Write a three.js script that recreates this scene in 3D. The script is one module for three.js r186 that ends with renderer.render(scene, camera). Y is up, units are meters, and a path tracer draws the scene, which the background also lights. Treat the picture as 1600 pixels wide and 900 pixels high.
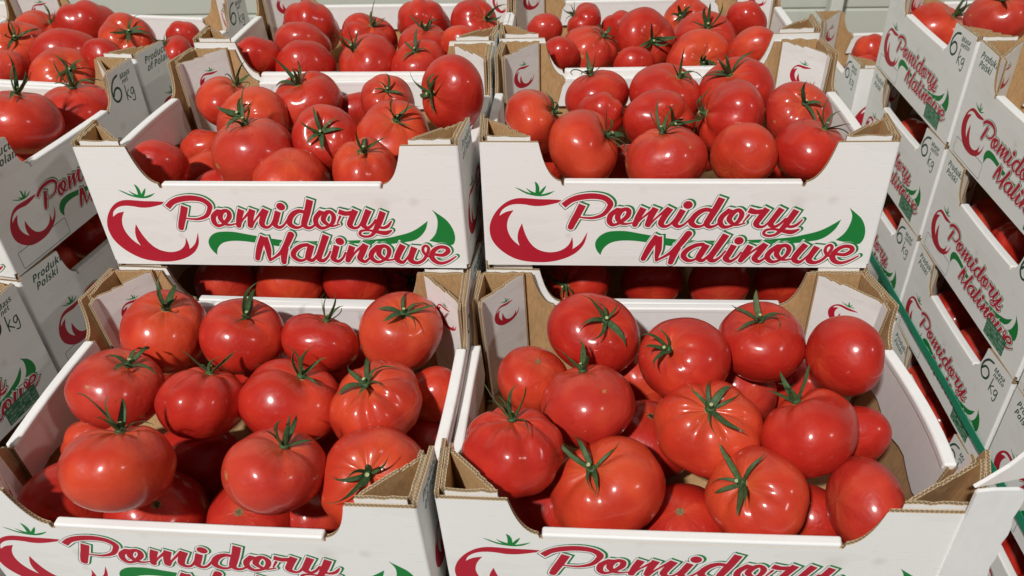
import * as THREE from 'three';
import { mergeGeometries } from 'three/addons/utils/BufferGeometryUtils.js';
import { RoundedBoxGeometry } from 'three/addons/geometries/RoundedBoxGeometry.js';
import { RectAreaLightUniformsLib } from 'three/addons/lights/RectAreaLightUniformsLib.js';

// ---------------------------------------------------------------- camera, light, exposure
const scene = new THREE.Scene();
const camera = new THREE.PerspectiveCamera(38.92, 16 / 9, 0.05, 60);
camera.rotation.order = 'YXZ';
camera.rotation.set(-0.62807, 0.12037, -0.04834);
camera.position.set(0.0692, 0.4957, 0.721);
camera.focus = 0.82; camera.userData.fStop = 11;
scene.add(camera);
const renderer = new THREE.WebGLRenderer({ antialias: true });
renderer.setSize(1024, 576);
renderer.toneMapping = THREE.LinearToneMapping;
renderer.toneMappingExposure = 1.0;
renderer.shadowMap.enabled = true;
scene.background = new THREE.Color(0.078, 0.078, 0.079);       // the even, dim light of the hall
RectAreaLightUniformsLib.init();
const LAMPS = [   // towards the lamp, distance, width, height, irradiance at the cartons, colour, words
  [[-0.25, 0.75, 0.61], 7.5, 0.40, 0.26, 3.35, [1, 0.984, 0.95], 'bright flood lamp hung high in front of the stacked cartons'],
  [[0.70, 0.58, 0.42], 7.0, 0.28, 0.20, 0.26, [1, 0.97, 0.92], 'weaker flood lamp hung over the right hand stacks'],
];

// ---------------------------------------------------------------- helpers
let rs = 12345;
const rnd = () => { rs = (rs + 0x6d2b79f5) | 0; let t = Math.imul(rs ^ (rs >>> 15), 1 | rs); t = (t + Math.imul(t ^ (t >>> 7), 61 | t)) ^ t; return ((t ^ (t >>> 14)) >>> 0) / 4294967296; };
const rr = (a, b) => a + (b - a) * rnd();
const used = new Map();
function numbered(n) { const k = used.get(n) || 0; used.set(n, k + 1); return k ? n + '_' + String(k).padStart(3, '0') : n; }
function thing(name, label, category, group) { const o = new THREE.Group(); o.name = numbered(name); o.userData = { label, category }; if (group) o.userData.group = group; scene.add(o); return o; }
function part(name, geo, mat, parent) { const m = new THREE.Mesh(geo, mat); m.name = name; m.castShadow = m.receiveShadow = true; parent.add(m); return m; }
function struct(name, geo, mat) { const m = part(name, geo, mat, scene); m.userData.kind = 'structure'; return m; }
const V = (x, y, z) => new THREE.Vector3(x, y, z);
function hash(x, y, s) { let h = Math.imul(x | 0, 374761393) + Math.imul(y | 0, 668265263) + Math.imul(s | 0, 1274126177); h = Math.imul(h ^ (h >>> 13), 1274126177); return ((h ^ (h >>> 16)) >>> 0) / 4294967296; }
function vnoise(x, y, px, py, s) {   // value noise that repeats every px, py cells
  const xi = Math.floor(x), yi = Math.floor(y), fx = x - xi, fy = y - yi, a = fx * fx * (3 - 2 * fx), b = fy * fy * (3 - 2 * fy);
  const h = (i, j) => hash(((i % px) + px) % px, ((j % py) + py) % py, s);
  return (h(xi, yi) * (1 - a) + h(xi + 1, yi) * a) * (1 - b) + (h(xi, yi + 1) * (1 - a) + h(xi + 1, yi + 1) * a) * b;
}
const lin2srgb = (c) => (c <= 0.0031308 ? 12.92 * c : 1.055 * Math.pow(c, 1 / 2.4) - 0.055);
function dataTex(w, h, f, srgb, rx = 1, ry = 1) {   // f(u, v) gives linear r, g, b (0..1)
  const d = new Uint8Array(w * h * 4);
  for (let y = 0; y < h; y++) for (let x = 0; x < w; x++) {
    const c = f((x + 0.5) / w, (y + 0.5) / h, x, y);
    for (let k = 0; k < 3; k++) d[(y * w + x) * 4 + k] = Math.max(0, Math.min(255, Math.round(255 * (srgb ? lin2srgb(c[k]) : c[k]))));
    d[(y * w + x) * 4 + 3] = 255;
  }
  const t = new THREE.DataTexture(d, w, h, THREE.RGBAFormat);
  t.wrapS = t.wrapT = THREE.RepeatWrapping; t.magFilter = THREE.LinearFilter; t.minFilter = THREE.LinearMipmapLinearFilter; t.generateMipmaps = true;
  if (srgb) t.colorSpace = THREE.SRGBColorSpace;
  t.repeat.set(rx, ry); t.needsUpdate = true;
  return t;
}

// ---------------------------------------------------------------- print on the cartons (millimetres, origin at the lower left of a long panel)
const GLYPHS = [
  [[83.1,73.7,4.5],[89.9,79.5,4.5],[99.4,83.1,4.8],[112.1,84.6,4.8],[123.6,82.6,4.4],[129.7,76.9,4.5],[128.8,71.2,3.8],[122.9,63.2,3.2],[113.4,59.4,2.3],[105,59.4,1.6],[99.7,60.1,1.3]],
  [[101.7,73.9,5.5],[97,63,5.5],[92.8,54.1,5.2],[90.4,48.2,4.6]],
  [[137.9,69.1,3.8],[131.2,63.2,4.2],[129.8,55.9,4.2],[132.6,51.5,3.2],[137.8,52.3,2.3],[142.7,56,3.2],[148,61.9,3.9],[148.9,67.7,3.8],[145.5,69.8,3.2],[140.6,66.9,3.8],[137.9,60.4,4.2],[140.9,54.5,3.2],[146.2,52.4,1.9],[153.2,53.9,1.3]],
  [[163.3,70.7,5.1],[159,61.3,4.8],[155.9,51.7,4.2]],
  [[156,51,2.6],[161.8,58.4,1.6],[173.6,70,2.5]],
  [[175.4,70.8,5.1],[171.2,60.6,4.8],[168.8,51.8,4.2]],
  [[169.6,50.4,2.6],[175.9,58.5,1.6],[187.4,70.9,2.5]],
  [[190,70.9,5.1],[184.7,60.7,4.8],[182.2,53.4,4.5],[185.8,49.8,2.9],[191.3,52,1.9],[197.4,60.8,1.6]],
  [[202.9,68.8,4.7],[198.8,59.4,4.8],[196.3,53.5,4.5],[199.9,49.9,2.9],[205.4,52.2,1.9],[211.6,59.5,1.6]],
  [[207.2,75.1,6.6],[207.6,75,6.6]],
  [[230.6,69,3.1],[225.5,69.7,3.5],[219.5,66.8,4.1],[214.6,61,4.4],[212.8,54.4,4.5],[217.8,50.1,3.2],[224.1,50.9,1.9],[227.9,56,1.9]],
  [[240,82.5,5.3],[235.4,70.5,5.3],[230.6,59.7,5.1],[228.3,53.1,4.5],[232,49.5,2.9],[238,51.7,1.9],[242.4,56.9,1.6]],
  [[249.4,69.2,3.8],[242.9,61.9,4.1],[241.7,54.7,4.1],[246,49.6,3.2],[253.4,51.1,2.2],[259.6,56.3,3.2],[262.1,64.2,3.8],[258.8,69.2,3.1],[254.1,67,3.8],[250.2,59.8,4.1],[252.8,54.8,3.2],[258.3,51.9,1.9],[266.2,54.1,1.3]],
  [[264.7,55.6,1.1],[269.1,63.6,1.9]],
  [[268.8,69.3,4.4],[274.8,67.2,4.1],[282.2,68,3.7]],
  [[286,70.8,5],[280.4,60.1,4.7],[277.7,53.5,4.4],[281.5,49.9,2.8],[286.9,51.4,1.9],[292.9,60.2,1.6]],
  [[300.3,70.9,5],[294.8,60.2,4.7],[292.2,53.6,4.4],[296,50,2.8],[301.1,53,2.2],[306.2,59.6,1.9]],
  [[315,68.9,5],[309.7,57.4,5],[305,48.7,4.1],[299.4,41.2,2.5],[292.1,39.3,2.2],[286.9,41.9,2.2],[289,46.3,2.2],[297.1,47.1,1.9],[307,45,3.2],[314.7,44,3.8],[321.1,47,1.6]],
  [[308.3,51.6,2.5],[312.9,50.2,2.5],[318.2,52.4,2.5],[322.6,58.2,1.2]],
  [[179.9,37.8,5.2],[173.7,26.4,5.2],[169.4,16.4,4.6],[167,10.1,4]],
  [[181.2,37.1,5.2],[181.9,23.4,5.2],[180.9,13.4,3.3],[180.8,7.9,2]],
  [[180.8,7.9,2],[192.5,15.9,2.6],[201.4,25.2,4.6],[211.2,41.1,5.5]],
  [[201.4,24.4,5.5],[197.9,14.4,5.3],[195.9,5.8,4.3]],
  [[227,28.5,3.2],[219.4,26.9,3.6],[211,20.7,4.2],[208.5,13.7,4.3],[213.8,8.4,3.3],[220.8,10,2],[224.5,17,2]],
  [[231,27.8,5.2],[225.9,16.3,5.2],[224.3,10.8,4.3],[228.9,8.6,3],[234.6,14.8,2]],
  [[249.3,40,5.4],[241.8,24.1,5.2],[236.3,11.8,4.9],[240.1,8.3,3.3],[246,12.7,2],[250.8,20.4,1.6]],
  [[258.8,27.3,4.8],[254.6,16.6,4.9],[252.5,11.2,4.6],[257.2,7.8,2.9],[263.1,12.1,2],[267.2,19.1,1.6]],
  [[263.1,33.2,6.7],[263.5,33.1,6.7]],
  [[275.7,26.8,5.1],[270.9,16.1,4.9],[268.1,9.1,4.2]],
  [[268.9,8.3,2.6],[277.6,19.2,1.9],[288.8,29.2,2.6]],
  [[290.7,29.2,5.1],[284.9,17.8,5.2],[282,11.6,4.5],[286.6,7.8,2.9],[291.8,11.7,1.9],[295.4,17.1,1.6]],
  [[303.9,27.1,3.8],[296.8,20.2,4.2],[294.7,13.3,4.2],[299.6,7.9,3.2],[305.9,8.8,2.3],[313.2,15.1,3.2],[315.4,23.5,3.8],[311.4,27.9,3.2],[306.1,25.6,3.8],[303.6,18,4.2],[307.1,12.7,3.2],[313.4,10.1,1.9],[321.5,12.1,1.6]],
  [[331,28.9,5.1],[325.3,19,5.1],[322.6,11.3,4.5],[327.5,7.5,3.2],[332,10.7,1.9],[338.1,19.2,1.6]],
  [[343,26,5.1],[338.7,16.1,4.8],[337.7,10,4.5],[343.8,7,3.2],[351.3,10.9,2.6],[356.1,18.6,2.5],[358.4,25.5,2.5],[355.8,28.8,2.2],[352.5,26.2,2.2],[352.4,20.9,2.5],[356,16,2.2],[360.5,15.6,1.6]],
  [[363.9,18,2.5],[372.9,17.3,3.2],[378.9,21.9,3.8],[377.2,26.4,3.2],[370.1,27.1,3.2],[363.5,22.5,3.8],[360.7,14.9,4.5],[364.6,8.8,3.8],[370.8,7,2.9],[378.5,9.7,2.2],[386.7,15.6,1.3]]
];
const TOM = [[82.7,79.8],[70.7,80.6],[57.1,80.5],[43.6,81.9],[34.9,81.7],[26.1,78.4],[17.2,70.8],[10.2,60.8],[5.9,48.5],[6.6,36.1],[10.5,26.9],[18.4,17.7],[29.6,9.5],[41.8,5.5],[58.1,4.2],[72.3,5.4],[85.4,9.7],[96.2,16.2],[102.9,24.4],[106.5,32.5],[107.8,42.7],[105.3,37.1],[101.7,29.6],[96.9,24.4],[92.5,21.4],[93.8,27.8],[92,36.4],[90.7,30.1],[86.9,24.3],[81.1,19.6],[72.1,16.9],[63,17.6],[54.9,21],[48.8,27.3],[44.7,35.3],[41.7,44.4],[40.2,52.2],[37.3,46.6],[35.2,38.6],[35.2,30.6],[37.2,24.9],[31.7,29.4],[26.7,37.4],[24.3,46.4],[24.9,54.3],[27.9,62.1],[31.9,67.6],[26,66.5],[21.1,64.2],[17.1,60.9],[18.6,66.4],[23.1,70.8],[29,74.1],[36.8,75],[44.6,74.4],[52.4,72.6],[60.2,72.7],[68.9,74.4],[76.5,76.6],[82.8,78.2]];
const CAL = [[33.7,93.9],[41.6,88.6],[47.4,85.8],[57.1,83.7],[64.8,84.5],[70.5,87.2],[73.8,90.4],[66.7,87.7],[60.4,86.1],[64.2,91.4],[65.3,96.1],[61.8,93.5],[58.5,88.7],[58.9,94],[55.7,100.3],[53.8,100.3],[55.3,94.5],[54.4,88],[49.3,89.7],[45,93.4],[47.4,89.2],[50.3,87.1],[43.6,89.4],[38.7,92.5]];
const SWOOSH = [[122.1,14.2],[118.2,18.8],[115.8,26.5],[116.8,32.6],[121,38.7],[128.6,43.3],[139,44.3],[149.4,43.9],[160,41.4],[171.9,39.2],[196.5,34.2],[222.5,33],[248.3,33.3],[273.8,34.3],[299.2,35.7],[317.8,38.1],[328.5,41.2],[338.1,43.8],[346.1,47.6],[352.6,52],[361,58.9],[359.2,50.6],[354.5,43.3],[349.4,38.1],[343.1,34.6],[337.7,33.5],[319.3,30.3],[300.2,30.1],[274.3,31.3],[249,28.8],[223.6,24.7],[204,25.2],[190.7,26.6],[167.5,30.9],[154.2,32.6],[141.1,32.5],[131.4,29.7],[125.2,23.5],[122.9,18.1]];
const LEAF = [[366.7,72.1],[374.3,65.8],[381.1,60.2],[386.6,50.1],[388.3,40.7],[387.4,34],[384.2,28.8],[369.5,32.3],[360.2,34.8],[366.4,40.4],[370.1,49.3],[371.6,58.7],[370.6,65.8]];
const W = 0.4, D = 0.2983, H = 0.1476, T = 0.0036;
const RED = '#b3132c', GREEN = '#0c7c33', DARK = '#17402f', PAPER = [236, 235, 232];
function smooth(pts, n = 8) {   // points along a Catmull-Rom line, widths too
  const out = [], P = (i) => pts[Math.max(0, Math.min(pts.length - 1, i))];
  for (let i = 0; i < pts.length - 1; i++) for (let k = 0; k < n; k++) {
    const t = k / n, a = P(i - 1), b = P(i), c = P(i + 1), d = P(i + 2);
    out.push(b.map((_, j) => 0.5 * (2 * b[j] + (c[j] - a[j]) * t + (2 * a[j] - 5 * b[j] + 4 * c[j] - d[j]) * t * t + (3 * b[j] - a[j] - 3 * c[j] + d[j]) * t * t * t)));
  }
  out.push(pts[pts.length - 1]);
  return out;
}
const LINES = GLYPHS.map((g) => smooth(g.map(([x, y, w]) => [x, y, w * 1.34 + 0.1]), 14));
function closed(ctx, pts) {   // a closed outline with softly rounded sides and crisp tips
  ctx.beginPath();
  const n = pts.length, mid = (a, b) => [(a[0] + b[0]) / 2, (a[1] + b[1]) / 2];
  const sharp = pts.map((p, i) => { const a = pts[(i + n - 1) % n], b = pts[(i + 1) % n], u = [p[0] - a[0], p[1] - a[1]], v = [b[0] - p[0], b[1] - p[1]]; return (u[0] * v[0] + u[1] * v[1]) / (Math.hypot(...u) * Math.hypot(...v) + 1e-9) < 0.2; });
  const start = sharp[0] ? pts[0] : mid(pts[n - 1], pts[0]);
  ctx.moveTo(...start);
  for (let i = sharp[0] ? 1 : 0; i < n; i++) {
    const p = pts[i], q = pts[(i + 1) % n];
    if (sharp[i]) ctx.lineTo(...p); else ctx.quadraticCurveTo(p[0], p[1], ...(sharp[(i + 1) % n] ? q : mid(p, q)));
  }
  ctx.closePath(); ctx.fill();
}
function letters(ctx, grow, dx, dy, colour) {
  ctx.fillStyle = colour;
  for (const L of LINES) {
    const h = L.map((p) => Math.max(0.3, p[2] / 2 + grow)), q = L.map((p) => [p[0] + dx, p[1] + dy]), blunt = L[0][2] > 4.4 && L.length > 20;   // heavy strokes start with a cut end
    const dir = (i) => { const a = q[Math.max(0, i - 1)], b = q[Math.min(q.length - 1, i + 1)], l = Math.hypot(b[0] - a[0], b[1] - a[1]) || 1; return [(b[0] - a[0]) / l, (b[1] - a[1]) / l]; };
    for (let i = 0; i < q.length; i++) {
      if (!blunt || Math.hypot(q[i][0] - q[0][0], q[i][1] - q[0][1]) > h[0]) { ctx.beginPath(); ctx.arc(q[i][0], q[i][1], h[i], 0, 6.2832); ctx.fill(); }
      if (blunt && i && Math.hypot(q[i][0] - q[0][0], q[i][1] - q[0][1]) < h[0] * 2.2) {
        const d = dir(1), k = 0.45 * h[0] * 0.35 + grow, s = [q[0][0] - d[0] * k, q[0][1] - d[1] * k];
        ctx.beginPath(); ctx.moveTo(s[0] - d[1] * h[0], s[1] + d[0] * h[0]); ctx.lineTo(s[0] + d[1] * h[0], s[1] - d[0] * h[0]); ctx.lineTo(q[i][0] + d[1] * h[i], q[i][1] - d[0] * h[i]); ctx.lineTo(q[i][0] - d[1] * h[i], q[i][1] + d[0] * h[i]); ctx.closePath(); ctx.fill();
      }
    }
  }
}
function logo(ctx) { ctx.fillStyle = RED; closed(ctx, TOM); ctx.fillStyle = GREEN; closed(ctx, CAL); }
function brand(ctx) {
  const white = `rgb(${PAPER})`;
  logo(ctx);
  ctx.fillStyle = GREEN; closed(ctx, SWOOSH); closed(ctx, LEAF);
  letters(ctx, 2.9, 0.4, 0.3, white);
  letters(ctx, 1.75, 1.75, 0.95, GREEN);
  letters(ctx, 1.85, 0, -0.12, DARK);
  letters(ctx, 1.35, 0, 0.05, white);
  letters(ctx, 0, 0, 0, RED);
}
function canvas(wmm, hmm, s) {
  const c = document.createElement('canvas'); c.width = Math.round(wmm * s); c.height = Math.round(hmm * s);
  const ctx = c.getContext('2d'); ctx.fillStyle = `rgb(${PAPER})`; ctx.fillRect(0, 0, c.width, c.height);
  // faint tone of the paper: soft blotches, fine scuffs along the flutes
  for (let i = 0; i < 26; i++) { ctx.fillStyle = `rgba(${rnd() < 0.5 ? '205,200,192' : '244,243,240'},0.10)`; ctx.beginPath(); ctx.ellipse(rnd() * c.width, rnd() * c.height, rr(40, 220), rr(10, 60), 0, 0, 6.3); ctx.fill(); }
  for (let y = 0; y < c.height; y += 14.5) { ctx.fillStyle = `rgba(150,144,136,${rr(0.02, 0.075)})`; ctx.fillRect(0, y + rr(-1, 1), c.width, 1.4); }
  for (let i = 0; i < 170; i++) { ctx.fillStyle = `rgba(120,112,104,${rr(0.05, 0.2)})`; ctx.fillRect(rnd() * c.width, rnd() * c.height, rr(6, 60), rr(0.8, 1.8)); }
  ctx.setTransform(s, 0, 0, -s, 0, c.height);
  return [c, ctx];
}
function scuffs(c, ctx) {   // marks of handling over the print
  ctx.setTransform(1, 0, 0, 1, 0, 0);
  for (let i = 0; i < 9; i++) { const x = rnd() * c.width, y = rnd() * c.height, r = rr(14, 60); const g = ctx.createRadialGradient(x, y, 1, x, y, r); g.addColorStop(0, `rgba(120,96,78,${rr(0.05, 0.14)})`); g.addColorStop(1, 'rgba(120,96,78,0)'); ctx.fillStyle = g; ctx.fillRect(x - r, y - r, 2 * r, 2 * r); }
  for (let i = 0; i < 260; i++) { ctx.fillStyle = `rgba(235,232,228,${rr(0.1, 0.5)})`; ctx.fillRect(rnd() * c.width, rnd() * c.height, rr(2, 14), 1); }
  for (let i = 0; i < 16; i++) { ctx.fillStyle = `rgba(70,60,52,${rr(0.1, 0.35)})`; ctx.beginPath(); ctx.arc(rnd() * c.width, rnd() * c.height, rr(0.6, 1.8), 0, 7); ctx.fill(); }
}
function tex(c, wm, hm) { const t = new THREE.CanvasTexture(c); t.colorSpace = THREE.SRGBColorSpace; t.wrapS = t.wrapT = THREE.ClampToEdgeWrapping; t.repeat.set(1 / wm, 1 / hm); t.anisotropy = 8; return t; }
function frontPrint() { const [c, x] = canvas(400, 147.6, 4.6); brand(x); scuffs(c, x); return tex(c, W, H); }
function written(ctx, text, x, y, size, slant, colour, bold) {
  ctx.save(); ctx.translate(x, y); ctx.transform(1, 0.05, slant, 1, 0, 0); ctx.scale(1, -1); ctx.fillStyle = colour; ctx.font = `${bold ? 'bold ' : ''}${size}px sans-serif`; ctx.fillText(text, 0, 0); ctx.restore();
}
function stroke(ctx, pts, w, colour) { ctx.strokeStyle = colour; ctx.lineWidth = w; ctx.lineCap = ctx.lineJoin = 'round'; ctx.beginPath(); smooth(pts, 10).forEach((p, i) => (i ? ctx.lineTo(...p) : ctx.moveTo(...p))); ctx.stroke(); }
function sidePrint(words) {
  const [c, x] = canvas(298.3, 147.6, 4.6);
  x.save(); x.translate(13, 17); x.scale(0.672, 0.69); brand(x); x.restore();
  x.strokeStyle = DARK; x.lineWidth = 0.6; x.beginPath(); x.roundRect(14, 4, 80, 21, 2); x.stroke();
  x.fillStyle = '#14603a'; x.fillRect(212, 5, 49, 22);
  x.fillStyle = 'rgba(222,232,222,0.85)';
  for (let r = 0; r < 4; r++) { x.fillRect(213, 9.2 + r * 5, 47, 0.35); let u = 214; while (u < 258) { const l = rr(1.2, 4.5); if (rnd() < 0.72) x.fillRect(u, 6.6 + r * 5, l, 1.1); u += l + 1.1; } }
  x.fillRect(236, 5.6, 0.35, 21); x.fillRect(249, 5.6, 0.35, 21);
  stroke(x, [[257, 139], [247, 136], [239.5, 126], [239, 115], [245, 108.5], [253, 111], [256, 118.5], [252, 124.5], [245, 124], [240, 118]], 2.9, DARK);   // 6
  stroke(x, [[266, 122], [265, 112], [264.4, 103]], 1.7, DARK); stroke(x, [[271, 114.5], [266, 110], [268, 107], [272, 103]], 1.6, DARK);                   // k
  stroke(x, [[281, 113.5], [277, 113.8], [274.6, 109.5], [277, 106], [280.5, 109.5], [281.2, 113.5], [281, 103], [278.5, 97.5], [274.5, 99]], 1.6, DARK);    // g
  written(x, words[2], 261, 131.5, 9.4, 0.25, DARK, true); written(x, words[3], 262.5, 124.5, 8.8, 0.25, DARK, true);
  written(x, words[0], 14, 131, 12.5, 0.34, '#1d4a36', true); written(x, words[1], 15, 120, 12.5, 0.34, '#1d4a36', true);
  scuffs(c, x); return tex(c, D, H);
}
function logoPrint() {   // the small emblem on a corner piece, 64 mm wide
  const [c, x] = canvas(64, 147.6, 4.6);
  x.save(); x.translate(14, 93); x.scale(0.33, 0.36); logo(x); x.restore(); scuffs(c, x);
  return tex(c, 0.064, H);
}

// ---------------------------------------------------------------- materials
const flute = dataTex(64, 64, (u, v) => { const s = 0.5 + 0.22 * (Math.abs(((v * 2) % 1) - 0.5) * 4 - 1) + 0.1 * (vnoise(u * 6, v * 30, 6, 30, 3) - 0.5); return [s, s, s]; }, false, 1 / 0.0064, 1 / 0.0064);
const pulp = dataTex(256, 256, (u, v) => { const s = 0.5 + 0.3 * (vnoise(u * 90, v * 60, 90, 60, 5) - 0.5) + 0.3 * (vnoise(u * 30, v * 12, 30, 12, 6) - 0.5); return [s, s, s]; }, false, 1 / 0.12, 1 / 0.12);
const whiteBump = (t) => { const m = new THREE.MeshStandardMaterial({ map: t, roughness: 0.62, bumpMap: flute, bumpScale: 0.00006 }); return m; };
const paperTone = dataTex(256, 256, (u, v) => { const n = 0.80 + 0.035 * (vnoise(u * 5, v * 5, 5, 5, 7) - 0.5) + 0.03 * (vnoise(u * 60, v * 22, 60, 22, 8) - 0.5); return [n, n * 0.99, n * 0.972]; }, true, 1 / 0.25, 1 / 0.25);
const M = {
  white: new THREE.MeshStandardMaterial({ map: paperTone, roughness: 0.62, bumpMap: pulp, bumpScale: 0.00005 }),
  kraft: new THREE.MeshStandardMaterial({
    map: dataTex(512, 512, (u, v) => { const n = 0.9 + 0.22 * (vnoise(u * 120, v * 40, 120, 40, 11) - 0.5) + 0.16 * (vnoise(u * 9, v * 9, 9, 9, 12) - 0.5) + 0.12 * (vnoise(u * 220, v * 220, 220, 220, 13) - 0.5); return [0.50 * n, 0.300 * n, 0.135 * n]; }, true, 1 / 0.2, 1 / 0.2),
    roughness: 0.85, bumpMap: flute, bumpScale: 0.00008 }),
  edge: new THREE.MeshStandardMaterial({
    map: dataTex(128, 32, (u, v) => {   // liners and the flute between them, one wave to a tile; v runs across the board
      const w = 0.5 + 0.30 * Math.sin(u * 4 * Math.PI), near = Math.min(Math.abs(v - w) * 7, 1), liner = v < 0.15 || v > 0.85;
      const g = liner ? 1 : 1 - near * near; const k = 0.22 + 0.78 * g, n = 0.9 + 0.2 * hash(Math.floor(u * 60), Math.floor(v * 20), 4);
      return [0.56 * k * n, 0.40 * k * n, 0.235 * k * n];
    }, true, 1 / 0.0068, 1), roughness: 0.9 }),
  greenStrap: new THREE.MeshPhysicalMaterial({ color: new THREE.Color(0.018, 0.27, 0.15), roughness: 0.34, bumpMap: pulp, bumpScale: 0.0001 }),
};
const FRONT = whiteBump(frontPrint()), LOGO = whiteBump(logoPrint());
const SIDE = { pl: whiteBump(sidePrint(['Produkt', 'Polski', 'Masa', 'netto'])), en: whiteBump(sidePrint(['Product', 'of Poland', 'Mass', 'net'])) };

// ---------------------------------------------------------------- boards: a flat outline with thickness, cap fronts at w = 0
function boardGeo(pts, t, edgeMode) {
  const pos = [], uv = [], nor = [], groups = [];
  const push = (x, y, z, n, u, v) => { pos.push(x, y, z); nor.push(...n); uv.push(u, v); };
  let area = 0; for (let i = 0; i < pts.length; i++) { const a = pts[i], b = pts[(i + 1) % pts.length]; area += a[0] * b[1] - a[1] * b[0]; }
  if (area < 0) pts = [...pts].reverse();
  const tri = THREE.ShapeUtils.triangulateShape(pts.map((p) => new THREE.Vector2(p[0], p[1])), []);
  for (const f of tri) for (const k of f) push(pts[k][0], pts[k][1], 0, [0, 0, 1], pts[k][0], pts[k][1]);
  groups.push(pos.length / 3);
  for (const f of tri) for (const k of [f[0], f[2], f[1]]) push(pts[k][0], pts[k][1], -t, [0, 0, -1], pts[k][0], pts[k][1]);
  groups.push(pos.length / 3);
  let s = 0; const list = pts;
  for (let i = 0; i < list.length; i++) {
    const a = list[i], b = list[(i + 1) % list.length], l = Math.hypot(b[0] - a[0], b[1] - a[1]); if (l < 1e-7) continue;
    const n = [(b[1] - a[1]) / l, -(b[0] - a[0]) / l, 0];
    push(a[0], a[1], 0, n, s, 0); push(a[0], a[1], -t, n, s, 1); push(b[0], b[1], -t, n, s + l, 1);
    push(a[0], a[1], 0, n, s, 0); push(b[0], b[1], -t, n, s + l, 1); push(b[0], b[1], 0, n, s + l, 0);
    s += l;
  }
  groups.push(pos.length / 3);
  const g = new THREE.BufferGeometry();
  g.setAttribute('position', new THREE.Float32BufferAttribute(pos, 3)); g.setAttribute('normal', new THREE.Float32BufferAttribute(nor, 3)); g.setAttribute('uv', new THREE.Float32BufferAttribute(uv, 2));
  let at = 0; groups.forEach((e, i) => { g.addGroup(at, e - at, i); at = e; });
  return g;
}
function frame(o, u, v, w) { return new THREE.Matrix4().makeBasis(u, v, w).setPosition(o); }
function board(name, pts, t, mats, m, parent) { const g = boardGeo(pts, t); g.applyMatrix4(m); return part(name, g, mats, parent); }
function mergeBoards(list) {   // several boards in one part: groups stay by material slot
  const slots = [[], [], []];
  for (const g of list) for (const gr of g.groups) {
    const s = new THREE.BufferGeometry();
    for (const k of ['position', 'normal', 'uv']) { const a = g.attributes[k]; s.setAttribute(k, new THREE.BufferAttribute(a.array.slice(gr.start * a.itemSize, (gr.start + gr.count) * a.itemSize), a.itemSize)); }
    slots[gr.materialIndex].push(s);
  }
  const out = mergeGeometries(slots.map((s) => mergeGeometries(s)), true);
  return out;
}
// a soft curve between points of an outline
function arcTo(out, a, c, b, n = 6) { for (let i = 0; i <= n; i++) { const t = i / n; out.push([(1 - t) * (1 - t) * a[0] + 2 * t * (1 - t) * c[0] + t * t * b[0], (1 - t) * (1 - t) * a[1] + 2 * t * (1 - t) * c[1] + t * t * b[1]]); } }
const jag = (a, n = 0.0006) => a.map((p) => [p[0] + rr(-n, n), p[1] + rr(-n, n)]);
const HF = H - 0.0048;                     // the long panels stop just short of the corner posts
const LOWL = 0.0995, LOWS = 0.1065;        // height of the low middles: long side, short side
function longOutline() {
  const x0 = 0.0026, h = [], e = 0.0575;
  h.push([x0, 0.001], [W - x0, 0.001], [W - x0, HF], [W - e, HF]);
  arcTo(h, [W - e - 0.0005, HF - 0.001], [W - e - 0.008, LOWL + 0.004], [W - 0.080, LOWL + 0.0012], 9);
  h.push([W - 0.0812, LOWL - 0.0035], [0.0812, LOWL - 0.0035]);
  arcTo(h, [0.080, LOWL + 0.0012], [e + 0.008, LOWL + 0.004], [e + 0.0005, HF - 0.001], 9);
  h.push([e, HF], [x0, HF]);
  return h;
}
function shortOutline() {
  const x0 = 0.0026, x1 = D - x0, h = [], e = 0.0585;
  h.push([x0, 0.001], [x1, 0.001], [x1, H], [D - e, H]);
  arcTo(h, [D - e - 0.001, H - 0.001], [D - e - 0.004, LOWS + 0.005], [D - 0.0745, LOWS + 0.0012], 9);
  h.push([D - 0.0755, LOWS - 0.0038], [0.0755, LOWS - 0.0038]);
  arcTo(h, [0.0745, LOWS + 0.0012], [e + 0.004, LOWS + 0.005], [e + 0.001, H - 0.001], 9);
  h.push([e, H], [x0, H]);
  return h;
}
function rimGeo(len, wide, tall) { const g = new RoundedBoxGeometry(len, tall, wide, 3, Math.min(wide, tall) * 0.32); return g; }
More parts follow.
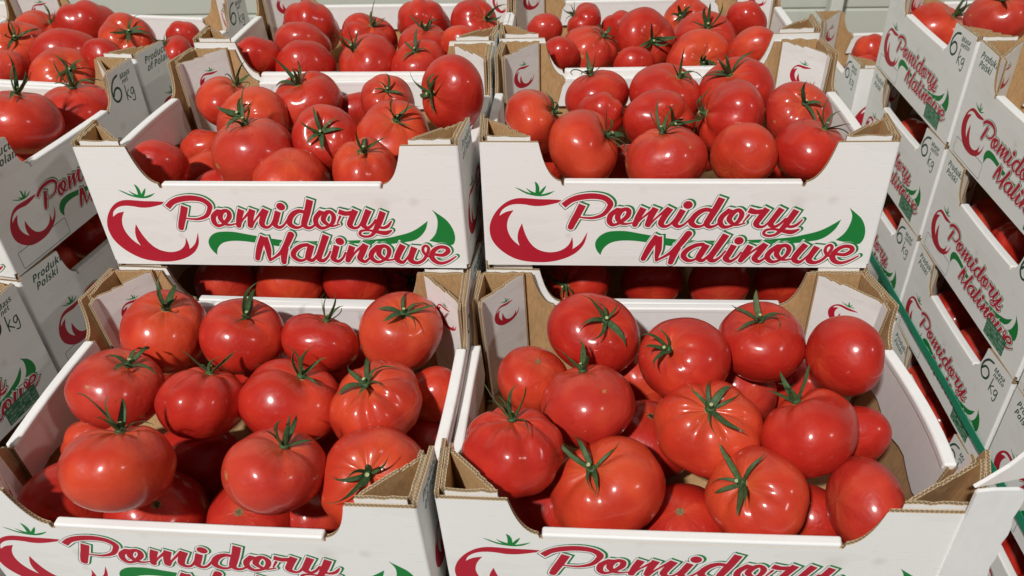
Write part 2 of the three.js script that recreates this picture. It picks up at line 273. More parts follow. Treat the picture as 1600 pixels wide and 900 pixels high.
function subdivide(g, most) {   // splits long edges so that a panel can bow; keeps material groups
  const src = g.index ? g.toNonIndexed() : g, A = ['position', 'normal', 'uv'].map((k) => src.attributes[k]), out = A.map(() => []), groups = src.groups.length ? src.groups : [{ start: 0, count: A[0].count, materialIndex: 0 }], cuts = [];
  const get = (i) => A.map((a) => Array.from(a.array.subarray(i * a.itemSize, (i + 1) * a.itemSize)));
  const mid = (p, q) => p.map((a, k) => a.map((x, j) => (x + q[k][j]) / 2)), len = (p, q) => Math.hypot(p[0][0] - q[0][0], p[0][1] - q[0][1], p[0][2] - q[0][2]);
  const split = (a, b, c) => {
    const l = [len(a, b), len(b, c), len(c, a)], m = Math.max(...l);
    if (m <= most) { for (const v of [a, b, c]) v.forEach((x, k) => out[k].push(...x)); return; }
    if (m === l[0]) { const d = mid(a, b); split(a, d, c); split(d, b, c); } else if (m === l[1]) { const d = mid(b, c); split(a, b, d); split(a, d, c); } else { const d = mid(c, a); split(a, b, d); split(d, b, c); }
  };
  for (const gr of groups) { const s = out[0].length / 3; for (let i = gr.start; i < gr.start + gr.count; i += 3) split(get(i), get(i + 1), get(i + 2)); cuts.push([s, out[0].length / 3 - s, gr.materialIndex]); }
  const n = new THREE.BufferGeometry();
  ['position', 'normal', 'uv'].forEach((k, i) => n.setAttribute(k, new THREE.Float32BufferAttribute(out[i], A[i].itemSize)));
  if (src.groups.length) cuts.forEach((c) => n.addGroup(...c));
  return n;
}
// cardboard gives: the sides bow outwards, most at the top; amounts in metres at the height of the rim
function warp(o, left, right, front, rear, bulge) {
  o.traverse((m) => {
    if (!m.isMesh || m.name === 'bottom_panel') return;
    const g = subdivide(m.geometry, 0.03), p = g.attributes.position;
    for (let i = 0; i < p.count; i++) {
      const x = p.getX(i), y = p.getY(i), z = p.getZ(i), k = y / 0.107, s = Math.sin(Math.PI * Math.min(1, Math.max(0, -z / D))), c = Math.sin(Math.PI * Math.min(1, Math.max(0, x / W + 0.5)));
      const wr = Math.min(1, Math.max(0, (x - 0.10) / 0.09)), wl = Math.min(1, Math.max(0, (-x - 0.10) / 0.09)), wf = Math.min(1, Math.max(0, (z + 0.09) / 0.08)), wb = Math.min(1, Math.max(0, (-z - D + 0.09) / 0.08));
      p.setX(i, x + k * (wr * (bulge ? bulge * Math.sin(Math.PI * Math.pow(Math.min(1, Math.max(0, -z / D)), 0.66)) : right * s) - wl * left * s));
      p.setZ(i, z + k * c * (wf * front - wb * rear));
    }
    m.geometry = g;
  });
  return o;
}
function buildCarton(lang) {
  const o = new THREE.Group();
  const X = V(1, 0, 0), Y = V(0, 1, 0), Z = V(0, 0, 1), nX = V(-1, 0, 0), nZ = V(0, 0, -1);
  const mats = (front) => [front, M.kraft, M.edge], side = SIDE[lang];
  part('bottom_panel', new THREE.BoxGeometry(W - 0.012, 0.004, D - 0.012).translate(0, 0.0035, -D / 2), M.kraft, o);
  board('long_panel', longOutline(), T, mats(FRONT), frame(V(-W / 2, 0, 0), X, Y, Z), o);
  board('long_panel', longOutline(), T, mats(FRONT), frame(V(W / 2, 0, -D), nX, Y, nZ), o);
  board('short_panel', shortOutline(), T, mats(side), frame(V(W / 2, 0, 0), nZ, Y, X), o);
  board('short_panel', shortOutline(), T, mats(side), frame(V(-W / 2, 0, -D), Z, Y, nX), o);
  // rims: the panels folded over along their low middles, and the flap that hangs inside
  const ll = W - 0.166, ls = D - 0.154;
  for (const [s, z] of [[1, -0.00485], [-1, -D + 0.00485]]) {
    part('folded_rim', rimGeo(ll, 0.0092, 0.0070).translate(0, LOWL - 0.0024, z), M.white, o);
    const fl = jag([[-ll / 2 - 0.004, -0.012], [-ll / 2 + 0.003, -0.002], [ll / 2 - 0.003, -0.002], [ll / 2 + 0.004, -0.012], [ll / 2 + 0.010, -0.038], [0.05, -0.0385], [-0.06, -0.038], [-ll / 2 - 0.010, -0.038]], 0.0008);
    board('inner_flap', fl, 0.003, [M.white, M.kraft, M.edge], frame(V(0, LOWL + 0.001, z - s * 0.0044), V(-s, 0, 0), Y, V(0, 0, -s)), o);
  }
  for (const s of [1, -1]) {
    part('folded_rim', rimGeo(ls, 0.0108, 0.0075).rotateY(Math.PI / 2).translate(s * (W / 2 - 0.00565), LOWS - 0.0026, -D / 2), M.white, o);
    const f = [[-ls / 2 - 0.002, -0.002], [ls / 2 + 0.002, -0.002], [ls / 2 + 0.004, -0.046]];
    for (let i = 1; i < 12; i++) f.push([ls / 2 - (ls * i) / 12, -0.047 - 0.0035 * Math.sin(i * 1.1) - rr(0, 0.0016)]);
    f.push([-ls / 2 - 0.004, -0.044]);
    board('inner_flap', f, 0.003, [M.white, M.kraft, M.edge], frame(V(s * (W / 2 - 0.0099), LOWS + 0.001, -D / 2), V(0, 0, s), Y, V(-s, 0, 0)), o);
  }
  // corner posts: a three sided tube of board in each corner, its slanted face towards the inside
  const LX = 0.046, LZ = 0.046;
  for (const sx of [-1, 1]) for (const sz of [1, -1]) {
    const cx = sx * (W / 2), cz = sz > 0 ? 0 : -D, top = () => rr(-0.0012, 0.0009);
    const P = (a, b) => V(cx - sx * a, 0, cz - sz * b);         // a: inwards from the short panel, b: inwards from the long one
    const slab = (p, q, out, t, h0, h1, pts) => {            // a board from p to q whose cap faces out
      const u = q.clone().sub(p), l = u.length(); u.normalize();
      let O = p, uu = u; if (u.clone().cross(Y).dot(out) < 0) { O = q; uu = u.clone().negate(); }
      const flip = O === q, n = 7, prof = [[0, 0.006], [l, 0.006]];
      for (let i = n; i >= 0; i--) { const x = (l * i) / n, k = flip ? 1 - i / n : i / n; prof.push([x, h0 + (h1 - h0) * k + (i > 0 && i < n ? top() : 0)]); }
      return boardGeo(prof, t).applyMatrix4(frame(O, uu, Y, uu.clone().cross(Y)));
    };
    const list = [
      slab(P(0.0082, 0.0043), P(LX + 0.004, 0.0043), V(0, 0, sz), 0.0034, H - 0.0002, H - 0.0006),
      slab(P(0.0043, 0.0078), P(0.0043, LZ + 0.004), V(sx, 0, 0), 0.0036, H - 0.0003, H - 0.001),
      slab(P(0.0001, 0.0030), P(0.0001, 0.0050), V(sx, 0, 0), 0.0030, H - 0.0009, H - 0.0009),
    ];
    // the rounded upright fold where the long and short panels meet
    const r = 0.0026, seg = 5, rp = [];
    for (let i = 0; i < seg; i++) {
      const a0 = (Math.PI / 2) * (i / seg), a1 = (Math.PI / 2) * ((i + 1) / seg);
      list.push(slab(P(r - r * Math.sin(a0), r - r * Math.cos(a0)), P(r - r * Math.sin(a1), r - r * Math.cos(a1)), V(sx * Math.sin((a0 + a1) / 2), 0, sz * Math.cos((a0 + a1) / 2)), 0.0012, HF, HF));
    }
    const post = part('corner_post', mergeBoards(list), [M.white, M.kraft, M.edge], o);
    // slanted face with the emblem, its upper edge worn and stepped
    const a = P(LX + 0.003, 0.0085), b = P(0.009, LZ + 0.004), u = b.clone().sub(a), l = u.length(), inn = V(-sx, 0, -sz);
    const O = u.clone().cross(Y).dot(inn) < 0 ? b : a, uu = (O === a ? u : u.clone().negate()).normalize(), low = sz > 0 ? 0.001 : 0.004;
    const near = O === a;      // a is the end on the long panel
    const e = [[0, 0.006], [l, 0.006]], k = rr(0.3, 0.6), tp = (x) => H - 0.0006 - low * (near ? x / l : 1 - x / l);
    e.push([l, tp(l) - 0.002], [l * 0.93, tp(l * 0.93)], [l * (k + 0.06), tp(l * k) + 0.0006], [l * (k + 0.03), tp(l * k) - 0.0018], [l * k * 0.7, tp(l * k * 0.7) - 0.0004], [l * k * 0.66, tp(l * k * 0.66) - 0.002], [l * 0.1, tp(l * 0.1) - 0.0008], [0, tp(0) - 0.0026]);
    const lab = boardGeo(e, 0.0034).applyMatrix4(frame(O, uu, Y, uu.clone().cross(Y)));
    part('emblem_panel', lab, [LOGO, M.kraft, M.edge], post);
    part('fold_strip', boardGeo([[0, 0.006], [0.011, 0.006], [0.009, H - 0.006], [0, H - 0.004]], 0.003).applyMatrix4(frame(b.clone().add(V(sx * 0.0, 0, 0)), sx * sz > 0 ? V(0, 0, -sz) : V(0, 0, -sz), Y, V(0, 0, -sz).cross(Y).multiplyScalar(1))), [M.white, M.white, M.edge], post);
  }
  return o;
}
const PROTO = {
  pl: warp(buildCarton('pl'), 0.004, 0.006, 0.0015, 0.002), en: warp(buildCarton('en'), 0.009, 0.004, 0.001, 0.0025),
  burst: warp(buildCarton('pl'), 0.003, 0, 0.001, 0.002, 0.028),
};
function carton(lang, label, [x, y, z], [yaw, pitch = 0, roll = 0], group = 'white tomato cartons stacked in columns') {
  const c = PROTO[lang].clone(); c.name = numbered('tomato_carton');
  c.userData = { label, category: 'carton', group };
  c.position.set(x, y, z); c.rotation.order = 'YXZ'; c.rotation.set(pitch, yaw, roll);
  scene.add(c); return c;
}

// ---------------------------------------------------------------- hall: floor, back wall
const FLOOR = -0.4625;
struct('floor', new THREE.BoxGeometry(9, 0.1, 9).translate(0, FLOOR - 0.05, 0.5), new THREE.MeshStandardMaterial({
  map: dataTex(256, 256, (u, v) => { const n = 0.24 + 0.06 * (vnoise(u * 8, v * 8, 8, 8, 21) - 0.5) + 0.05 * (vnoise(u * 60, v * 60, 60, 60, 22) - 0.5); return [n, n * 0.985, n * 0.95]; }, true, 4, 4), roughness: 0.8 }));
{
  const wallMat = new THREE.MeshStandardMaterial({
    map: dataTex(256, 256, (u, v) => { const n = 1 + 0.03 * (vnoise(u * 6, v * 6, 6, 6, 31) - 0.5) + 0.03 * (vnoise(u * 40, v * 3, 40, 3, 32) - 0.5); return [0.53 * n, 0.545 * n, 0.475 * n]; }, true, 1, 1), roughness: 0.5 });
  const w = new THREE.Group(); w.name = 'wall'; w.userData.kind = 'structure'; scene.add(w);
  const ys = [FLOOR, -0.075, 0.85, 1.8, 2.8];
  for (let i = 0; i < 4; i++) part('wall_panel', new RoundedBoxGeometry(8, ys[i + 1] - ys[i] - 0.003, 0.06, 2, 0.004).translate(0, (ys[i] + ys[i + 1]) / 2, -1.13), wallMat, w);
  part('wall_core', new THREE.BoxGeometry(8, 3.2, 0.05).translate(0, FLOOR + 1.62, -1.129), wallMat, w);
  part('wall_post', new RoundedBoxGeometry(0.026, 3.2, 0.04, 2, 0.003).translate(0.565, FLOOR + 1.6, -1.07), new THREE.MeshStandardMaterial({ color: new THREE.Color(0.62, 0.62, 0.57), roughness: 0.5 }), w);
}

// ---------------------------------------------------------------- lamps of the hall (above and behind the photographer)
for (const [dir, dist, w, h, E, col, label] of LAMPS) {
  const p = V(...dir).normalize().multiplyScalar(dist), t = thing('flood_lamp', label, 'lamp', null);
  t.position.copy(p); t.lookAt(0, 0, 0);
  part('housing', new RoundedBoxGeometry(w + 0.05, h + 0.05, 0.06, 2, 0.01).translate(0, 0, -0.032), new THREE.MeshStandardMaterial({ color: new THREE.Color(0.1, 0.1, 0.1), roughness: 0.5 }), t);
  part('lamp_glass', new THREE.BoxGeometry(w, h, 0.002).translate(0, 0, 0.001), new THREE.MeshStandardMaterial({ color: 0xffffff, emissive: new THREE.Color(...col), emissiveIntensity: 4 }), t);
  part('bracket', new THREE.BoxGeometry(0.03, 0.6, 0.03).translate(0, 0.3 + h / 2, -0.05), new THREE.MeshStandardMaterial({ color: new THREE.Color(0.2, 0.2, 0.2), roughness: 0.5 }), t);
  const L = new THREE.RectAreaLight(new THREE.Color(...col), (E * dist * dist) / (w * h), w, h);
  L.position.copy(p.clone().multiplyScalar((dist - 0.006) / dist)); L.lookAt(0, 0, 0); L.name = 'flood_light'; scene.add(L);
}

// ---------------------------------------------------------------- the cartons in their columns
const PLACE = {};
function put(key, lang, label, pos, rot) { PLACE[key] = carton(lang, label, pos, rot); return PLACE[key]; }
const LD = D + 0.006;
put('A', 'en', 'open white carton of tomatoes, lower left of the four big ones', [-0.256, -0.1474, 0.323], [-0.0085, 0.031, 0.0206]);
put('B', 'burst', 'open white carton of tomatoes, lower right of the four big ones, with torn flap', [0.1526, -0.1511, 0.3038], [0.007, 0.0266, 0.0204]);
put('C', 'en', 'open white carton of tomatoes, upper left of the four big ones', [-0.2609, 0.0004, 0.0136], [-0.0048, -0.0244, 0.0114]);
put('D', 'pl', 'open white carton of tomatoes, upper right of the four big ones', [0.1554, 0.0006, 0], [0.034, -0.0264, -0.0103]);
put('F', 'pl', 'white carton right behind the upper left big carton, against the wall', [-0.2600, 0.0, 0.0136 - LD], [-0.004]);
put('G', 'en', 'white carton right behind the upper right big carton, against the wall', [0.1554 - 0.0103, 0.0, -LD], [0.034]);
put('E', 'pl', 'white carton under the upper left big carton, its contents in a dark gap', [-0.2609, -H - 0.0004, 0.0136], [-0.0048]);
put('K', 'en', 'white carton under the upper right big carton, its contents in a dark gap', [0.1554, -H - 0.0002, 0], [0.02]);
// left column: turned a little, its right faces towards the camera
const LO = V(-0.5774, -0.0164, 0.0247), LY = -0.1316, RO = V(0.5399, -0.0181, -0.3271), RY = 0.0522;
const along = (O, yaw, s, out, y) => [O.x + Math.sin(yaw) * s + Math.cos(yaw) * out, y, O.z + Math.cos(yaw) * s - Math.sin(yaw) * out];
const leftCarton = (key, lang, row, base, label) => put(key, lang, label, along(LO, LY, row * LD, -W / 2, LO.y + base * H), [LY]);
leftCarton('L', 'en', 0, 0, 'upper white carton of the left stack, open and half full, beside the gap');
leftCarton('M', 'en', -1, 0, 'white carton by the wall at the far end of the left stacks');
leftCarton('N', 'pl', 0, -1, 'white carton in the shaded gap under the upper carton of the left stack');
leftCarton('O', 'en', 1, -1, 'nearest white carton of the left stacks, cut off by the picture edge');
put('LL', 'pl', 'grey shaded white carton at the top left picture corner by the wall', along(LO, LY, -1.15 * LD, -W / 2 - 0.417, LO.y), [LY]);
const rightCarton = (key, lang, row, base, label, shift = 0, s = 0, dy = 0) => put(key, lang, label, along(RO, RY, row * LD + s, W / 2 + shift, RO.y + base * H + dy), [RY]);
rightCarton('R', 'pl', 0, 0, 'topmost white carton of the middle right stack, tomatoes showing over its rim');
rightCarton('P', 'pl', 1, 0, 'topmost white carton of the nearer right stack, at the picture edge');
rightCarton('S', 'pl', -1, -1, 'small far white carton by the wall in the right row', -0.012, -0.02, -0.012);
const ORD = ['second', 'third', 'fourth'];
for (let b = 1; b < 4; b++) {
  rightCarton('R' + b, 'pl', 0, -b, `${ORD[b - 1]} white carton from the top in the middle right stack${b === 3 ? ', near the floor' : b === 2 ? ', crossed by green strap' : ''}`);
  rightCarton('P' + b, 'pl', 1, -b, `${ORD[b - 1]} white carton from the top in the nearer right stack${b === 2 ? ', crossed by green strap' : ''}`);
}
rightCarton('Q1', 'pl', 2, -1, 'white carton at the right picture edge above the green strap end');
rightCarton('Q2', 'pl', 2, -2, 'white carton at the right picture edge below the green strap');
rightCarton('Q3', 'pl', 2, -3, 'white carton in the lower right picture corner with tomatoes in its opening');
rightCarton('S2', 'pl', -1, -2, 'white carton under the small far carton of the right row', -0.012, -0.02, -0.012);
// lower courses that carry the columns
const LOWER = [['A', 2], ['B', 2], ['E', 2], ['K', 2], ['N', 2], ['O', 2], ['F', 3], ['G', 3], ['M', 3], ['S2', 1]];
const BENEATH = { A: 'lower left big carton', B: 'lower right big carton', E: 'dark gap at left', K: 'dark gap at right', N: 'shaded left carton', O: 'nearest left carton', F: 'carton behind upper left', G: 'carton behind upper right', M: 'far left carton', S2: 'small far right carton' };
for (const [k, n] of LOWER) for (let i = 1; i <= n; i++) {
  const b = PLACE[k], y = b.position.y - i * (H + 0.0004);
  if (y < FLOOR - 0.002) continue;
  carton('pl', `hidden white carton, ${['first', 'second', 'third'][i - 1]} below the ${BENEATH[k]}`, [b.position.x, y, b.position.z], [b.rotation.y], 'cartons hidden under the stacks');
}
// the torn strip of board that sticks out at the front corner of the lower right carton
{
  const B = PLACE.B, up = V(0, 1, 0), u = V(0.995, 0, -0.08).normalize();
  const pts = [[0, 0], [0.036, 0]];
  for (let i = 0; i <= 16; i++) pts.push([0.036 + rr(-0.0022, 0.0012), 0.008 + (0.160 * i) / 16]);
  pts.push([0.030, 0.1705], [0.012, 0.1712], [0.001, 0.1700], [0, 0.168]);
  board('torn_flap', pts, 0.003, [M.white, M.kraft, M.white], frame(V(W / 2 - 0.003, 0.001, 0.0026), u, up, u.clone().cross(up)), B).userData.label = 'torn white strip standing out at the corner';
  const back = [[0, 0], [0.045, 0.002], [0.046, 0.034], [0.040, 0.037], [0.034, 0.034], [0.022, 0.018], [0.008, 0.006]];
  board('torn_flap', back, 0.003, [M.white, M.kraft, M.white], frame(V(W / 2 + 0.004, 0.158, -0.012), V(0.97, 0, -0.24).normalize(), up, V(0.24, 0, 0.97).normalize()), B);
}

// ---------------------------------------------------------------- green strap round the right stacks
{
  const g = new THREE.BufferGeometry(), n = 60, pos = [], uv = [], idx = [], wd = 0.0135, th = 0.0009;
  for (let i = 0; i <= n; i++) {
    const s = -0.36 + (1.0 * i) / n, y = -0.2785 + 0.001 * Math.sin(s * 9), bulge = 0.0042 + 0.0008 * Math.sin(s * 17) ** 2;
    for (const [dy, dz] of [[wd / 2, 0], [-wd / 2, 0], [-wd / 2, th], [wd / 2, th]]) { const p = along(RO, RY, s, -bulge + dz, y + dy); pos.push(...p); uv.push(s, dy); }
  }
  for (let i = 0; i < n; i++) for (let k = 0; k < 4; k++) { const a = i * 4 + k, b = i * 4 + ((k + 1) % 4); idx.push(a, b, a + 4, b, b + 4, a + 4); }
  g.setAttribute('position', new THREE.Float32BufferAttribute(pos, 3)); g.setAttribute('uv', new THREE.Float32BufferAttribute(uv, 2)); g.setIndex(idx);
  const gg = g.toNonIndexed(); gg.computeVertexNormals();
  const m = part('packing_strap', gg, M.greenStrap, scene); m.userData = { label: 'green plastic strap running along the faces of the right stacks', category: 'strap' };
}

// ---------------------------------------------------------------- tomatoes
function fleshGeo(k) {
  const NU = 72, NV = 46, pos = [], uv = [], idx = [];
  const n = 3 + (k % 5), A = [0.012, 0.03, 0.055, 0.008, 0.06, 0.02, 0.04, 0.012, 0.025, 0.065, 0.015, 0.045][k % 12], sq = rr(0.76, 0.87), dep = rr(0.12, 0.2), ph = rr(0, 6.3), skew = [rr(-0.09, 0.09), rr(-0.09, 0.09)], oval = rr(0, 0.07), ov = rr(0, 6.3);
  const wave = (f) => [rr(-1, 1), rr(-1, 1), rr(-1, 1), rr(0, 6.3), f];
  const wv = [1.3, 1.7, 2.1, 2.6].map(wave), fine = [4.5, 5.5, 6.5, 8, 9].map(wave), am = rr(0.016, 0.036), af = rr(0.003, 0.007);
  const at = (u, v) => {
    const th = v * Math.PI, f = u * Math.PI * 2, s = Math.sin(th), c = Math.cos(th);
    const x = Math.cos(f) * s, y = c, z = Math.sin(f) * s; let q = 1 + oval * s * s * Math.cos(2 * f + ov);
    for (const w of wv) q += am * Math.sin((x * w[0] + y * w[1] + z * w[2]) * w[4] + w[3]);
    for (const w of fine) q += af * Math.sin((x * w[0] + y * w[1] + z * w[2]) * w[4] + w[3]);
    const lob = Math.cos(n * f + ph + 0.8 * Math.sin(f * 2 + ph) + 0.4 * Math.sin(f + 2 * ph)), valley = Math.pow(0.5 - 0.5 * lob, 3.5);
    q *= 1 + A * (lob * 0.55 - valley * 0.75) * Math.pow(s, 0.7) * (0.55 + 0.45 * c);
    const rad = Math.pow(s, 0.92), crease = 0.4 + A * 9;
    let yy = sq * c * (1 - 0.06 * s * s);
    yy -= dep * Math.exp(-((th / 0.36) ** 2)) + 0.055 * crease * valley * Math.exp(-(((th - 0.42) / 0.3) ** 2));
    yy += 0.045 * Math.exp(-(((Math.PI - th) / 0.33) ** 2));
    return [Math.cos(f) * rad * q + skew[0] * yy, yy * q, Math.sin(f) * rad * q + skew[1] * yy];
  };
  let wide = 0; for (let i = 0; i < 24; i++) wide += Math.hypot(at(i / 24, 0.5)[0], at(i / 24, 0.5)[2]) / 24;
  const raw = at, size = 1 / wide; const at2 = (u, v) => raw(u, v).map((x) => x * size);
  for (let j = 0; j <= NV; j++) for (let i = 0; i <= NU; i++) { pos.push(...at2(i / NU, j / NV)); uv.push(i / NU, 1 - j / NV); }
  for (let j = 0; j < NV; j++) for (let i = 0; i < NU; i++) { const a = j * (NU + 1) + i, b = a + NU + 1; if (j) idx.push(a, a + 1, b); if (j < NV - 1) idx.push(a + 1, b + 1, b); }
  const g = new THREE.BufferGeometry();
  g.setAttribute('position', new THREE.Float32BufferAttribute(pos, 3)); g.setAttribute('uv', new THREE.Float32BufferAttribute(uv, 2)); g.setIndex(idx); g.computeVertexNormals();
  const N = g.attributes.normal, t = V(0, 0, 0), s = V(0, 0, 0);
  for (let j = 0; j <= NV; j++) { const a = j * (NU + 1), b = a + NU; t.fromBufferAttribute(N, a).add(s.fromBufferAttribute(N, b)).normalize(); N.setXYZ(a, t.x, t.y, t.z); N.setXYZ(b, t.x, t.y, t.z); }
  for (let i = 0; i <= NU; i++) { N.setXYZ(i, 0, 1, 0); N.setXYZ(NV * (NU + 1) + i, 0, -1, 0); }
  g.userData.stem = at2(0, 0); g.userData.blossom = at2(0, 1);
  return g;
}
const FLESH = Array.from({ length: 24 }, (_, k) => fleshGeo(k));
function skinTex(seed, base, shoulder, spot, marked) {
  return dataTex(1024, 512, (u, v, x, y) => {
    const top = Math.max(0, 1 - (1 - v) / 0.34), bot = Math.max(0, 1 - v / 0.16);
    const streak = vnoise(u * 90, v * 3, 90, 3, seed) * 0.6 + vnoise(u * 30, v * 2, 30, 2, seed + 1) * 0.4;
    const bl = vnoise(u * 7, v * 4, 7, 4, seed + 2), bl2 = vnoise(u * 19, v * 10, 19, 10, seed + 3);
    const dot = hash(x >> 1, y >> 1, seed + 5) > 0.9965 - 0.002 * top ? 1 : 0, fine = hash(x, y, seed + 6) - 0.5;
    const k = Math.min(1, 0.42 * top * top * (0.4 + streak) + 0.20 * bot + 0.38 * Math.max(0, bl - 0.5) + 0.22 * Math.max(0, bl2 - 0.5)), n = 1 + 0.16 * (streak - 0.5) * (0.3 + top) + 0.22 * (bl - 0.5) + 0.14 * (bl2 - 0.5) + 0.10 * fine;
    let cork = 0;
    for (const [a, b, r] of marked ? [[0.2, 0.55, 0.03], [0.62, 0.5, 0.022], [0.86, 0.66, 0.018]] : []) cork = Math.max(cork, 1 - Math.hypot((u - a) * 1.6, v - b) / r + 0.7 * (vnoise(u * 160, v * 90, 160, 90, seed + 9) - 0.5));
    cork = Math.min(1, Math.max(0, cork * 2)) * 0.8;
    const speck = hash(x >> 2, y >> 2, seed + 8) > 0.99965 ? 0.25 : 1;
    return [0, 1, 2].map((c) => ((base[c] * (1 - k) + shoulder[c] * k) * n + dot * spot[c]) * (1 - cork) * speck + cork * [0.4, 0.22, 0.08][c]);
  }, true);
}
const skinBump = dataTex(256, 128, (u, v) => { const s = 0.5 + 0.5 * (vnoise(u * 22, v * 11, 22, 11, 61) - 0.5) + 0.35 * (vnoise(u * 70, v * 35, 70, 35, 62) - 0.5); return [s, s, s]; }, false);
const skinA = skinTex(71, [0.455, 0.020, 0.0115], [0.60, 0.095, 0.030], [0.05, 0.04, 0.02]), skinB = skinTex(91, [0.505, 0.033, 0.0150], [0.64, 0.14, 0.038], [0.06, 0.05, 0.03]);
const skin = (map, c) => new THREE.MeshPhysicalMaterial({ map, color: new THREE.Color(...c), roughness: 0.44, clearcoat: 0.48, clearcoatRoughness: 0.17, bumpMap: skinBump, bumpScale: 0.0007, specularIntensity: 0.36 });
const SKINS = [skin(skinA, [1, 1, 1]), skin(skinB, [1, 1, 1]), skin(skinB, [1.0, 1.15, 1.2]), skin(skinA, [0.93, 0.85, 0.85]), skin(skinTex(131, [0.47, 0.028, 0.017], [0.62, 0.14, 0.05], [0.08, 0.06, 0.03], true), [1, 1, 1])];
const greenTex = dataTex(64, 128, (u, v) => { const n = 0.8 + 0.5 * (vnoise(u * 6, v * 22, 6, 22, 41) - 0.5) + 0.3 * (vnoise(u * 14, v * 4, 14, 4, 42) - 0.5), tip = Math.max(0, v - 0.75) * 1.6; return [(0.060 + 0.05 * tip) * n, (0.125 + 0.01 * tip) * n, 0.034 * n]; }, true);
const leafy = (c) => new THREE.MeshStandardMaterial({ map: greenTex, color: new THREE.Color(...c), roughness: 0.65 }), M_CALYX = leafy([0.82, 0.82, 0.82]), M_SEPAL = [M_CALYX, leafy([0.7, 0.72, 0.7]), leafy([1.05, 0.95, 0.9]), leafy([1.5, 0.92, 0.9])], M_CUT = new THREE.MeshStandardMaterial({ color: new THREE.Color(0.42, 0.46, 0.22), roughness: 0.8 });
const M_SCAR = new THREE.MeshStandardMaterial({ map: dataTex(64, 64, (u, v) => { const n = 0.6 + 0.8 * (vnoise(u * 12, v * 12, 12, 12, 51) - 0.5); return [0.36 * n, 0.25 * n, 0.11 * n]; }, true), roughness: 0.95 });
// sepals in units of the tomato's radius; the first number is outwards, the second up
const SEPAL_LINES = {
  s: [[0.02, 0.04], [0.14, 0.10], [0.32, 0.20], [0.50, 0.225], [0.66, 0.17], [0.76, 0.12]],
  u: [[0.02, 0.04], [0.11, 0.14], [0.20, 0.31], [0.27, 0.50], [0.28, 0.68], [0.24, 0.80]],
  m: [[0.02, 0.04], [0.14, 0.12], [0.32, 0.25], [0.48, 0.38], [0.60, 0.47], [0.70, 0.50]],
  c: [[0.02, 0.04], [0.13, 0.13], [0.28, 0.27], [0.42, 0.33], [0.50, 0.29], [0.47, 0.20]],
};
function sepalGeo(kind, k) {
  const line = SEPAL_LINES[kind], bend = [0, 0.2, -0.18, 0.09, -0.28, 0.3][k % 6], len = [1, 0.82, 1.2, 0.95, 0.7, 1.05][k % 6], twist = [0.3, -1.2, 1.6, -0.5, 2.4, -2.0][k % 6], wide = [1, 0.72, 0.85, 1.15, 0.6, 0.8][k % 6];
  const curve = new THREE.CatmullRomCurve3(line.map(([r, h], i) => V(r * (0.4 + 0.6 * len), h * len, bend * (i / 5) ** 2 * 1.4)));
  const n = 14, m = 8, pos = [], uv = [], idx = [];
  for (let i = 0; i <= n; i++) {
    const t = i / n, p = curve.getPoint(t), d = curve.getTangent(t), side = V(0, 0, 1).applyAxisAngle(d, twist * t * t), up = d.clone().cross(side).negate().normalize();
    const w = 0.078 * wide * Math.pow(Math.sin(Math.PI * Math.min(1, 0.14 + 0.86 * t)), 0.75) * (1 - 0.62 * t) + 0.004, th = 0.012 * (1 - 0.7 * t);
    for (let j = 0; j < m; j++) {
      const a = (j / m) * Math.PI * 2, x = Math.cos(a) * w, y = Math.sin(a) * th + 0.9 * Math.abs(Math.cos(a)) * w * 0.45;   // a shallow V across
      pos.push(p.x + side.x * x + up.x * y, p.y + side.y * x + up.y * y, p.z + side.z * x + up.z * y); uv.push(j / m, t);
    }
  }
  for (let i = 0; i < n; i++) for (let j = 0; j < m; j++) { const a = i * m + j, b = i * m + ((j + 1) % m); idx.push(a, a + m, b, b, a + m, b + m); }
  const g = new THREE.BufferGeometry(); g.setAttribute('position', new THREE.Float32BufferAttribute(pos, 3)); g.setAttribute('uv', new THREE.Float32BufferAttribute(uv, 2)); g.setIndex(idx); g.computeVertexNormals();
  return g;
}
const SEPALS = {}; for (const k of 'sumc') SEPALS[k] = [0, 1, 2, 3, 4, 5].map((i) => sepalGeo(k, i));
const HUB = new THREE.LatheGeometry([[0, 0.0], [0.075, 0.012], [0.105, 0.05], [0.075, 0.085], [0.045, 0.10], [0, 0.105]].map((p) => new THREE.Vector2(...p)), 14);
const STUB = new THREE.CylinderGeometry(0.036, 0.046, 0.13, 10, 2, true).translate(0, 0.145, 0), STUBTOP = new THREE.TorusGeometry(0.026, 0.013, 6, 12).rotateX(Math.PI / 2).translate(0, 0.208, 0), STUBCAP = new THREE.CircleGeometry(0.037, 10).rotateX(-Math.PI / 2).translate(0, 0.206, 0);
const RING = new THREE.TorusGeometry(0.098, 0.018, 6, 18).rotateX(Math.PI / 2).scale(1, 0.6, 1).translate(0, 0.02, 0), M_RING = new THREE.MeshStandardMaterial({ color: new THREE.Color(0.36, 0.20, 0.07), roughness: 0.9 });
const CUT = mergeGeometries([STUBTOP, STUBCAP]);
const SCAR = (() => { const parts = [new THREE.CircleGeometry(0.085, 12).rotateX(Math.PI / 2)]; for (let i = 0; i < 6; i++) { const a = i * 1.05 + rr(-0.2, 0.2), l = rr(0.11, 0.17); const g = new THREE.CircleGeometry(1, 3).scale(l, 0.022, 1).rotateX(Math.PI / 2).rotateY(a); parts.push(g); } return mergeGeometries(parts); })();
const LOOK = { u: 'upright', s: 'flat', m: 'spreading', b: '', n: '' };
let tomCount = 0;
